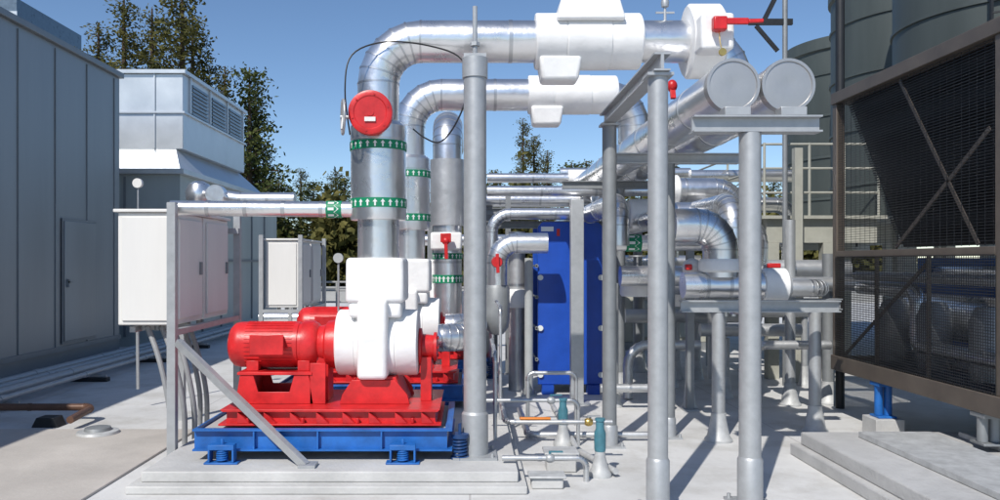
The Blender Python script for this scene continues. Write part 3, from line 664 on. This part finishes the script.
for x,y,h in ((1.7,9.4,1.45),(2.55,9.3,1.0),(2.75,10.9,1.28),(3.3,11.6,1.15),(1.6,11.6,0.85),(3.0,11.6,0.85),(2.7,12.6,1.15),(3.2,10.0,0.75),(4.0,10.0,0.75),(4.6,11,1.0),(3.9,12.4,1.2)):
    post(x,y,0,h,0.045,'slim pipe support with flashing cone foot',0,False,True,'galv')
t=Thing('insulated_pipe','silver pipe with green arrow band','pipe'); m=MB(); z=GZ(243,8.6); jacket(m,[(GX(612,8.6),8.6,z),(GX(704,8.6),8.6,z)],0.085); t.part('jacket',m,['alu','aluband']); arrow_band(t,(GX(633,8.6),8.6,z),(1,0,0),0.087,0.16,8); t.finish()
for px,d,z1 in ((430,13,2.6),(508,12.2,2.8),(622,11.8,2.6),(655,13,2.7),(560,14,2.6),(690,9.2,1.9),(745,12.6,2.65)):
    t=Thing('rack_upright','slim dark steel rack upright','post','pipe rack uprights'); X=GX(px,d)
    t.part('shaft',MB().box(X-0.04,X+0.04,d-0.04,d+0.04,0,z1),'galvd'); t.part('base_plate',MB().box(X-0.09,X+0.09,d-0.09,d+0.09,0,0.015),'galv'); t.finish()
for y,z in ((11.2,2.22),(12.6,2.5),(13.8,2.7)):
    beamthing('steel cross beam in the far pipe rack',(-0.1,y,z),(4.0,y,z),0.1,0.1,'galvd')
t=Thing('control_panel','small grey control panel on two legs','control panel'); t.part('housing',MB().box(3.55,3.95,13.0,13.25,0.5,1.2),'greypaint',0.01)
for x in (3.6,3.9): t.part('leg',MB().box(x-0.025,x+0.025,13.1,13.15,0,0.499),'galv')
t.finish()
t=Thing('water_treatment_skid','low grey-green equipment skid beyond the rack','equipment skid'); t.part('housing',MB().box(1.6,4.6,15.5,17.5,0.15,1.05),'beam',0.01); t.part('base',MB().box(1.5,4.7,15.4,17.6,0,0.149),'galvd')
for x in (2.0,2.7,3.4,4.1): t.part('access_door',MB().box(x-0.25,x+0.25,15.47,15.499,0.25,0.95),'greenpanel',0.005)
t.finish()
t=Thing('insulated_pipe','large silver elbow with white flange above low header','pipe')
m=MB(); jacket(m,[(2.47,7.9,1.55),(2.47,7.9,2.06),(2.0,7.9,2.06)],0.17,0.24) ; t.part('jacket',m,['alu','aluband']); m=MB(); m.lathe([(0,0),(0.19,0),(0.21,0.02),(0.21,0.1),(0.19,0.13),(0,0.13)],(2.47,7.9,1.60)); t.part('flange_cover',m,'white'); t.finish()
t=Thing('insulated_pipe','thick silver horizontal pipe with white insulated end','pipe')
m=MB(); jacket(m,[(2.1,7.9,1.47),(3.0,7.9,1.47)],0.13,0.2,step=0.3); t.part('jacket',m,['alu','aluband']); m=MB(); m.lathe([(0,0),(0.15,0),(0.17,0.03),(0.17,0.22),(0.1,0.27),(0,0.27)],(2.88,7.9,1.47),(1,0,0)); t.part('end_cover',m,'white'); t.finish()
pipe('dull silver pipe elbowing away behind the chiller',[(3.15,7.9,1.44),(3.5,7.9,1.44),(3.5,9.4,1.44),(5.5,9.4,1.44)],0.085,0.14,mats=DL)
pipe('silver pipe turning behind the rack',[(3.4,11,0.1),(3.4,11,1.6),(5.2,11,1.6)],0.13,0.25,mats=DL)
t=Thing('lever_valve','white jacketed fitting with red handle on low pipe','valve'); c=W(692,268,8.2); t.part('cover',MB().sphere(c,0.1,1.0),'white'); t.part('lever',MB().box(c.x-0.10,c.x-0.04,c.y-0.16,c.y-0.08,c.z-0.02,c.z+0.04),'red',0.01); t.finish()
t=Thing('lever_valve','small valve with red handle on rack pipe','valve'); c=W(769,268,8.4); t.part('body',MB().sphere(c,0.06,1.0),'galv'); t.part('lever',MB().box(c.x-0.05,c.x+0.09,c.y-0.1,c.y-0.06,c.z-0.0,c.z+0.05),'red',0.01); t.finish()
t=Thing('gear_valve','red valve operator under the header','valve'); c=W(672,86,7.6); t.part('gear_case',MB().sphere(c,0.05,1.2),'red'); t.part('lever',MB().beam(c,c+Vector((0.0,-0.05,-0.13)),0.05,0.03),'red',0.004); t.finish()

# ---------------- foreground small plumbing ----------------
def drain_stand(px,py,d,h,lab):
    X=GX(px,d); t=Thing('drain_standpipe',lab,'standpipe','teal standpipes')
    t.part('base',MB().lathe([(0,0),(0.09,0),(0.09,0.03),(0.07,0.06),(0.045,0.15),(0.04,0.2),(0,0.2)],(X,d,0.0)),'cone')
    t.part('bottle',MB().lathe([(0,0.2),(0.042,0.2),(0.046,0.22),(0.046,0.2+h*0.6),(0.033,0.2+h*0.75),(0.033,0.2+h),(0.04,0.2+h),(0.04,0.22+h),(0,0.22+h)],(X,d,0)),'teal'); t.finish()
drain_stand(563,440,7.4,0.22,'teal valve standpipe on a pale cone base'); drain_stand(600,475,6.35,0.24,'teal valve standpipe on a pale cone base')
pipe('thin silver drain pipe along the deck',[(0.3,8.7,0.35),(0.3,6.75,0.35),(1.2,6.75,0.35)],0.02,0.08,step=3,mats=DL)
pipe('thin silver drain pipe near posts',[(0.1,7.4,0.42),(1.0,7.4,0.42),(1.0,7.4,0.0)],0.018,0.07,step=3,mats=DL)
pipe('thin silver drain pipe near the pad',[(0.25,6.2,0.18),(0.9,6.2,0.18),(0.9,6.2,0.0)],0.022,0.07,step=3,mats=DL)
pipe('thin silver vertical pipe beside the post',[(0.22,7.0,0.1),(0.22,7.0,0.9),(0.22,8.2,0.9)],0.018,0.07,step=3,mats=DL)
pipe('thin silver vertical pipe near the pad edge',[(0.3,7.9,0.05),(0.3,7.9,1.25),(0.3,9.2,1.25)],0.016,0.07,step=3,mats=DL)
pipe('grey drain pipe beside the posts',[(0.55,8.9,0.06),(0.55,7.6,0.06),(1.75,7.6,0.06)],0.03,0.09,step=3,mats=DL)
pipe('grey drain pipe along the deck',[(0.95,9.3,0.05),(0.95,7.0,0.05),(1.15,6.3,0.05)],0.025,0.09,step=3,mats=('cone','galv'))
pipe('thin riser with elbow beside the posts',[(1.1,8.3,0.0),(1.1,8.3,0.55),(0.6,8.3,0.55),(0.6,8.3,0.0)],0.02,0.07,step=3,mats=DL)
pipe('low silver pipe between posts',[(1.5,9.2,0.25),(2.3,9.2,0.25),(2.3,9.2,0.0)],0.05,0.12,step=3,mats=DL)
for x,y in ((0.75,7.4),(1.0,6.75),(0.62,6.2),(0.55,8.2)):
    t=Thing('ball_valve','small ball valve with lever on thin pipe','valve','small ball valves'); z={7.4:0.42,6.75:0.35,6.2:0.18,8.2:0.06}[y]
    t.part('body',MB().sphere((x,y,z),0.036,1.2,(1,0,0),14),'brass' if y==6.75 else 'galv'); t.part('lever',MB().box(x-0.01,x+0.1,y-0.012,y+0.012,z+0.045,z+0.055).cyl((x,y,z+0.02),(x,y,z+0.046),0.01,n=8),'teal' if y!=6.75 else 'galv'); t.finish()
t=Thing('floor_box','small pale concrete junction box on deck','junction box'); t.part('body',MB().box(0.62,0.86,6.45,6.65,0,0.14),'concl',0.012); t.part('lid',MB().box(0.6,0.88,6.43,6.67,0.142,0.165),'cone',0.006); t.finish()
t=Thing('floor_box','low pale junction box with grey lid','junction box'); t.part('body',MB().box(0.46,0.7,5.98,6.12,0,0.08),'concl',0.012); t.part('lid',MB().box(0.44,0.72,5.96,6.14,0.082,0.1),'cone',0.006); t.finish()
t=Thing('pipe_strap','orange strap tool resting on a thin pipe','strap'); t.part('pipe_strap',MB().box(0.42,0.68,6.73,6.77,0.372,0.39),'orange',0.006); t.finish()
t=Thing('gauge','round dial pressure gauge on a thin stem','gauge'); c=W(338,258,9); t.part('dial',MB().cyl(c,c+Vector((0,0.05,0)),0.055),'greypaint'); t.part('stem',MB().cyl(c+Vector((0,0.03,-0.95)),c+Vector((0,0.03,-0.057)),0.012,n=8),'galv'); t.finish()

t=Thing('cable','thin black cable draped over the riser','cable'); pts=[]
A=[W(350,135,6.6),W(345,90,6.55),W(352,55,6.6),W(385,42,6.68),W(430,46,6.68),W(462,60,6.6),W(466,95,6.5),W(455,125,6.6),W(440,142,6.8),W(425,138,7.0),W(412,128,7.2)]
for i in range(len(A)-1):
    p0=A[max(i-1,0)];p1=A[i];p2=A[i+1];p3=A[min(i+2,len(A)-1)]
    for k in range(6):
        s=k/6; pts.append(0.5*((2*p1)+(p2-p0)*s+(2*p0-5*p1+4*p2-p3)*s*s+(3*p1-p0-3*p2+p3)*s**3))
t.part('cable',MB().sweep(pts,0.007,6),'black'); t.finish()

# ---------------- left ground items ----------------
for i,(x,z,r) in enumerate(((-6.0,0.16,0.05),(-5.82,0.15,0.04),(-5.68,0.15,0.035),(-5.5,0.17,0.055),(-5.3,0.15,0.035))):
    t=Thing('conduit_run','long grey conduit laid along the wall','conduit','conduits along the wall'); m=MB(); m.cyl((x,4,z+0.0),(x,20,z),r,n=12)
    for y in range(5,20,2): m.cyl((x,y,z),(x,y+0.12,z),r+0.008,n=12)
    t.part('conduit_run',m,'galv'); t.finish()
for y in (7,9.2,11.4,13.6,15.8):
    t=Thing('conduit_sleeper','low grey strut block under the conduits','support block','conduit supports'); t.part('block',MB().box(-6.15,-5.15,y-0.06,y+0.06,0.0,0.06),'black',0.008); t.part('strut',MB().box(-6.12,-5.18,y-0.02,y+0.02,0.062,0.1),'galv'); t.finish()
pipe('brown drain pipe with elbow on the deck',[(-5.9,8.6,0.14),(-4.05,8.6,0.14),(-4.05,8.1,0.1)],0.038,0.1,mats=('copper','copper'),step=0.7)
t=Thing('pipe_block','small black rubber pipe support block','support block'); t.part('pipe_block',MB().prism([(-4.5,0.0),(-4.22,0.0),(-4.27,0.1),(-4.45,0.1)],8.2,8.38),'black',0.006); t.finish()
t=Thing('roof_drain','round cast roof drain with grate','drain'); t.part('flange',MB().lathe([(0.0,0.021),(0.2,0.021),(0.19,0.045),(0.15,0.05),(0,0.05)],(-3.65,7.85,0)),'cone'); m=MB(); m.lathe([(0.0,0.051),(0.13,0.051),(0.12,0.08),(0,0.095)],(-3.65,7.85,0),n=12); t.part('grate',m,'galvd'); t.finish()
structure('equipment_plinth',MB().box(2.83,8.0,-1,7.08,0,0.10).box(2.90,8.0,-1,7.02,0.10,0.21),'conc','low stepped concrete plinth beside the chiller',0.012)
for x in (3.3,4.15):
    t=Thing('trench_cover','long flat grey metal duct cover on the plinth','duct cover','duct covers on the plinth'); t.part('trench_cover',MB().box(x,x+0.62,-1,6.8,0.212,0.26),'cone',0.006); t.finish()

# ---------------- chiller ----------------
t=Thing('air_cooled_chiller','dark brown framed air cooled chiller with black coils and wire guards','chiller')
X=4.0; Y0,Y1=6.05,8.78; z0,z1=0.52,3.55; XE=6.3
for x in (X,XE):
    for y in (Y0,Y1): t.part('corner_post',MB().box(x,x+0.09,y-0.045,y+0.045,z0+0.161,z1-0.121),'tan',0.004)
    t.part('mid_rail',MB().box(x,x+0.09,Y0+0.046,Y1-0.046,1.75,1.82),'tan',0.004)
    for y in (7.0,7.9): t.part('stud',MB().box(x,x+0.03,y-0.015,y+0.015,z0+0.161,1.749),'tan')
m=MB(); m.box(X-0.02,X+0.1,Y0-0.05,Y1+0.05,z0,z0+0.16); m.box(XE,XE+0.1,Y0-0.05,Y1+0.05,z0,z0+0.16); m.box(X+0.101,XE-0.001,Y0-0.05,Y0+0.05,z0,z0+0.15); m.box(X+0.101,XE-0.001,Y1-0.05,Y1+0.05,z0,z0+0.15); t.part('base_rail',m,'tan',0.005)
t.part('drip_pan',MB().box(X+0.101,XE-0.001,Y0+0.051,Y1-0.051,z0+0.02,z0+0.05),'black')
m=MB(); m.box(X-0.02,XE+0.1,Y0-0.05,Y1+0.05,z1-0.12,z1); t.part('top_deck',m,'tan',0.005)
for (ya,za,yb,zb) in ((7.5,3.4,6.34,1.84),(6.2,2.74,7.57,1.84),(8.6,0.7,7.0,1.72)):
    t.part('brace',MB().beam((X+0.03,ya,za),(X+0.03,yb,zb),0.012,0.035,up=(0,0,1)),'tan')
m=MB()
for k in range(60):
    f=k/59; xx=X+0.12+0.55*f; zz=3.40-1.5*f
    m.beam((xx,Y0+0.08,zz),(xx,Y1-0.08,zz),0.015,0.012)
v=[m.bm.verts.new(p) for p in [(X+0.16,Y0+0.08,3.42),(X+0.16,Y1-0.08,3.42),(X+0.73,Y1-0.08,1.86),(X+0.73,Y0+0.08,1.86)]]; m.f(v)
v=[m.bm.verts.new(p) for p in [(XE-0.1,Y0+0.08,3.42),(XE-0.1,Y1-0.08,3.42),(X+0.8,Y1-0.08,1.86),(X+0.8,Y0+0.08,1.86)]]; m.f(v)
t.part('coil',m,'dark')
for y in (Y0+0.06,Y1-0.06):
    m=MB(); v=[m.bm.verts.new(p) for p in [(X+0.16,y,3.42),(X+0.73,y,1.86),(X+0.8,y,1.86),(XE-0.1,y,3.42)]]; m.f(v); t.part('end_panel',m,'black')
m=MB()
n=int((Y1-Y0)/0.03)
for k in range(1,n):
    y=Y0+k*(Y1-Y0)/n; m.beam((X-0.004,y,z0+0.16),(X-0.004,y,1.75),0.004,0.004)
for k in range(46):
    z=z0+0.18+k*0.0235; m.beam((X-0.008,Y0+0.04,z),(X-0.008,Y1-0.04,z),0.006,0.006)
t.part('guard_mesh',m,'black')
m=MB()
for k in range(64):
    z=1.84+k*0.025; m.beam((X+0.02,Y0+0.04,z),(X+0.02,Y1-0.04,z),0.004,0.004)
for k in range(27):
    y=Y0+0.1+k*0.1; m.beam((X+0.024,y,1.83),(X+0.024,y,3.42),0.003,0.003)
t.part('upper_guard_mesh',m,'black')
m=MB(); m.cyl((X+0.75,6.3,1.15),(X+0.75,8.5,1.15),0.22); m.cyl((X+0.75,6.3,1.0),(X+0.75,6.36,1.0),0.25); t.part('evaporator',m,'alu')
for y in (6.7,7.5,8.2):
    m=MB(); m.lathe([(0,0.7),(0.14,0.7),(0.15,0.8),(0.15,1.2),(0.1,1.32),(0,1.32)],(X+0.35,y,0)); t.part('compressor',m,'galvd')
for pts,r,mm in (([(X+0.25,8.7,1.42),(X+0.25,7.6,1.42),(X+0.25,7.6,0.9),(X+0.25,6.2,0.9)],0.07,'alu'),([(X+1.1,8.7,1.6),(X+1.1,6.8,1.6),(X+1.1,6.8,0.8)],0.06,'alu'),([(X+0.2,6.15,1.55),(X+0.2,8.7,1.55)],0.05,'aludull'),([(X+0.5,6.15,0.75),(X+0.5,8.7,0.75)],0.06,'aludull')):
    t.part('water_pipe',MB().sweep(rounded(pts,0.12)[0] if len(pts)>2 else pts,r,14),mm)
t.part('back_panel',MB().box(XE-0.06,XE-0.04,Y0+0.05,Y1-0.05,0.69,1.74),'bluedark')
t.part('far_panel',MB().box(X+0.9,XE-0.1,Y1-0.03,Y1-0.02,0.69,1.74),'bluedark')
for y in (6.75,8.05):
    m=MB(); m.lathe([(0.55,0),(0.52,0.02),(0.5,0.25),(0.53,0.28),(0.48,0.28),(0.47,0.02)],(5.15,y,z1+0.001),n=40); t.part('fan_shroud',m,'black')
for x,y in ((4.08,6.3),(4.08,7.9),(6.2,6.3),(6.2,7.9)):
    lo=0.265 if y<7 else 0.17
    m=MB(); m.box(x-0.09,x+0.09,y-0.09,y+0.09,lo,lo+0.02); m.box(x-0.09,x+0.09,y-0.09,y+0.09,z0-0.04,z0-0.002)
    for s in (-0.045,0.045): m.cyl((x+s,y,lo+0.02),(x+s,y,z0-0.04),0.04,n=14)
    t.part('spring_leg',m,'galvd' if y<7 else 'blue',0.004)
    if y>7: t.part('leg_block',MB().box(x-0.14,x+0.14,y-0.14,y+0.14,0,0.169),'conc',0.006)
t.finish()

# ---------------- cooling towers ----------------
def tower(x,y,r,z0,z1,lab):
    t=Thing('cooling_tower',lab,'cooling tower','cooling tower cells')
    m=MB()
    prof=[(0,z0),(r*0.99,z0),(r,z0+0.05),(r,z1-0.25),(r*1.03,z1-0.22),(r*1.03,z1),(r*0.95,z1),(r*0.93,z1-0.6),(0,z1-0.6)]
    m.lathe(prof,(x,y,0),n=64); t.part('shell',m,'tank')
    m=MB()
    for i in range(4):
        z=z0+0.5+i*(z1-z0-0.9)/3.4; m.lathe([(r,z),(r+0.025,z+0.008),(r+0.025,z+0.045),(r,z+0.052)],(x,y,0),n=64)
    t.part('hoop',m,'tank')
    m=MB(); a0=math.atan2(-1,-0.75)
    for s in (-0.1,0.1):
        c=Vector((math.cos(a0+s),math.sin(a0+s),0)); m.beam(Vector((x,y,z0-0.4))+c*(r+0.15),Vector((x,y,z1+0.4))+c*(r+0.15),0.03,0.03)
    for i in range(15):
        z=z0+0.1+i*0.28; c0=Vector((math.cos(a0-0.1),math.sin(a0-0.1),0));c1=Vector((math.cos(a0+0.1),math.sin(a0+0.1),0)); m.beam(Vector((x,y,z))+c0*(r+0.15),Vector((x,y,z))+c1*(r+0.15),0.02,0.02)
    t.part('ladder',m,'black')
    for sx in (-0.8,0.8):
        for sy in (-0.8,0.8): t.part('leg',MB().box(x+sx*r*0.8-0.08,x+sx*r*0.8+0.08,y+sy*r*0.8-0.08,y+sy*r*0.8+0.08,0,z0-0.002),'beam')
    return t.finish()
tower(8.0,16.2,1.5,2.38,6.0,'dark grey cylindrical cooling tower cell on steel legs')
tower(7.35,12.9,1.4,2.38,6.2,'dark grey cylindrical cooling tower cell with ladder')
tower(6.75,9.9,1.35,2.38,6.2,'dark grey cylindrical cooling tower cell above the chiller')
t=Thing('steel_platform','beige-grey steel platform with guard rail by the towers','platform')
m=MB(); m.box(4.3,5.9,11.6,11.74,1.98,2.32); m.box(4.3,4.44,11.741,19,1.98,2.32); m.box(4.3,9.5,19.001,19.12,1.98,2.32); m.box(4.2,9.6,11.5,19.2,2.322,2.37)
for y in (13.2,14.8,16.4,18.0): m.box(4.45,9.5,y,y+0.1,2.08,2.32)
t.part('deck',m,'beam')
for x,y in ((4.4,11.67),(5.2,11.67),(4.4,14.2),(4.4,16.8),(4.4,18.9)): t.part('column',MB().box(x-0.08,x+0.08,y-0.08,y+0.08,0,1.978),'beam')
m=MB(); m.box(4.49,5.11,11.64,11.7,0.95,1.07); t.part('strut',m,'beam')
m=MB()
for z in (2.7,3.05,3.4):
    m.sweep([(4.25,11.55,z),(5.9,11.55,z)],0.018,8); m.sweep([(4.25,11.55,z),(4.25,19,z)],0.018,8)
for x,y in ((4.25,11.55),(4.9,11.55),(5.4,11.55),(5.9,11.55),(4.25,13.2),(4.25,15),(4.25,17),(4.25,19)): m.cyl((x,y,2.37),(x,y,3.42),0.02,n=8)
t.part('guard_rail',m,'beam'); t.finish()
t=Thing('steel_column','tall beige-grey steel column beside the platform','column'); t.part('shaft',MB().box(4.55,4.66,11.2,11.31,0,3.3),'beam'); t.part('base_plate',MB().box(4.46,4.75,11.1,11.41,0,0.02),'galv'); t.finish()
t=Thing('vent_mast','black steel mast with cross arms near the towers','mast')
Xa=GX(785,11); t.part('pole',MB().cyl((Xa,11,0),(Xa,11,5.9),0.035,n=10),'galvd')
m=MB(); m.beam((Xa-0.5,11,5.0),(Xa+0.1,11,5.0),0.05,0.08); m.beam((Xa-0.3,11,5.0),(Xa-0.05,11,5.5),0.04,0.06); m.beam((Xa-0.4,11,4.95),(Xa-0.1,11,4.6),0.04,0.05); t.part('arm',m,'black'); t.finish()
t=Thing('vent_mast','black vertical pipe in front of cooling tower','mast'); Xa=GX(840,9.3); t.part('pole',MB().cyl((Xa,9.3,0),(Xa,9.3,5.5),0.05,n=12),'black'); t.part('bracket',MB().beam((Xa,9.3,3.6),(Xa+1.2,9.5,3.7),0.05,0.06),'black'); t.finish()
t=Thing('air_vent','small air vent with lever on top of pipe','air vent'); m=MB(); Xa=GX(665,6.9); m.cyl((Xa,6.9,3.77),(Xa,6.9,3.95),0.012,n=8); m.lathe([(0,0),(0.03,0.0),(0.035,0.04),(0.02,0.09),(0,0.1)],(Xa,6.9,3.9),n=12); t.part('body',m,'galv'); m=MB(); m.beam((Xa-0.08,6.9,3.85),(Xa+0.08,6.9,3.85),0.015,0.015); t.part('handle',m,'galv'); t.finish()
t=Thing('guard_rail','pale steel guard rail near the parapet','railing'); m=MB()
for z in (0.5,0.85,1.1): m.sweep([(-6,24,z),(-2,24,z)],0.03,8)
for k in range(5): m.cyl((-6+k,24,0),(-6+k,24,1.12),0.03,n=8)
t.part('guard_rail',m,'parapet'); t.finish()
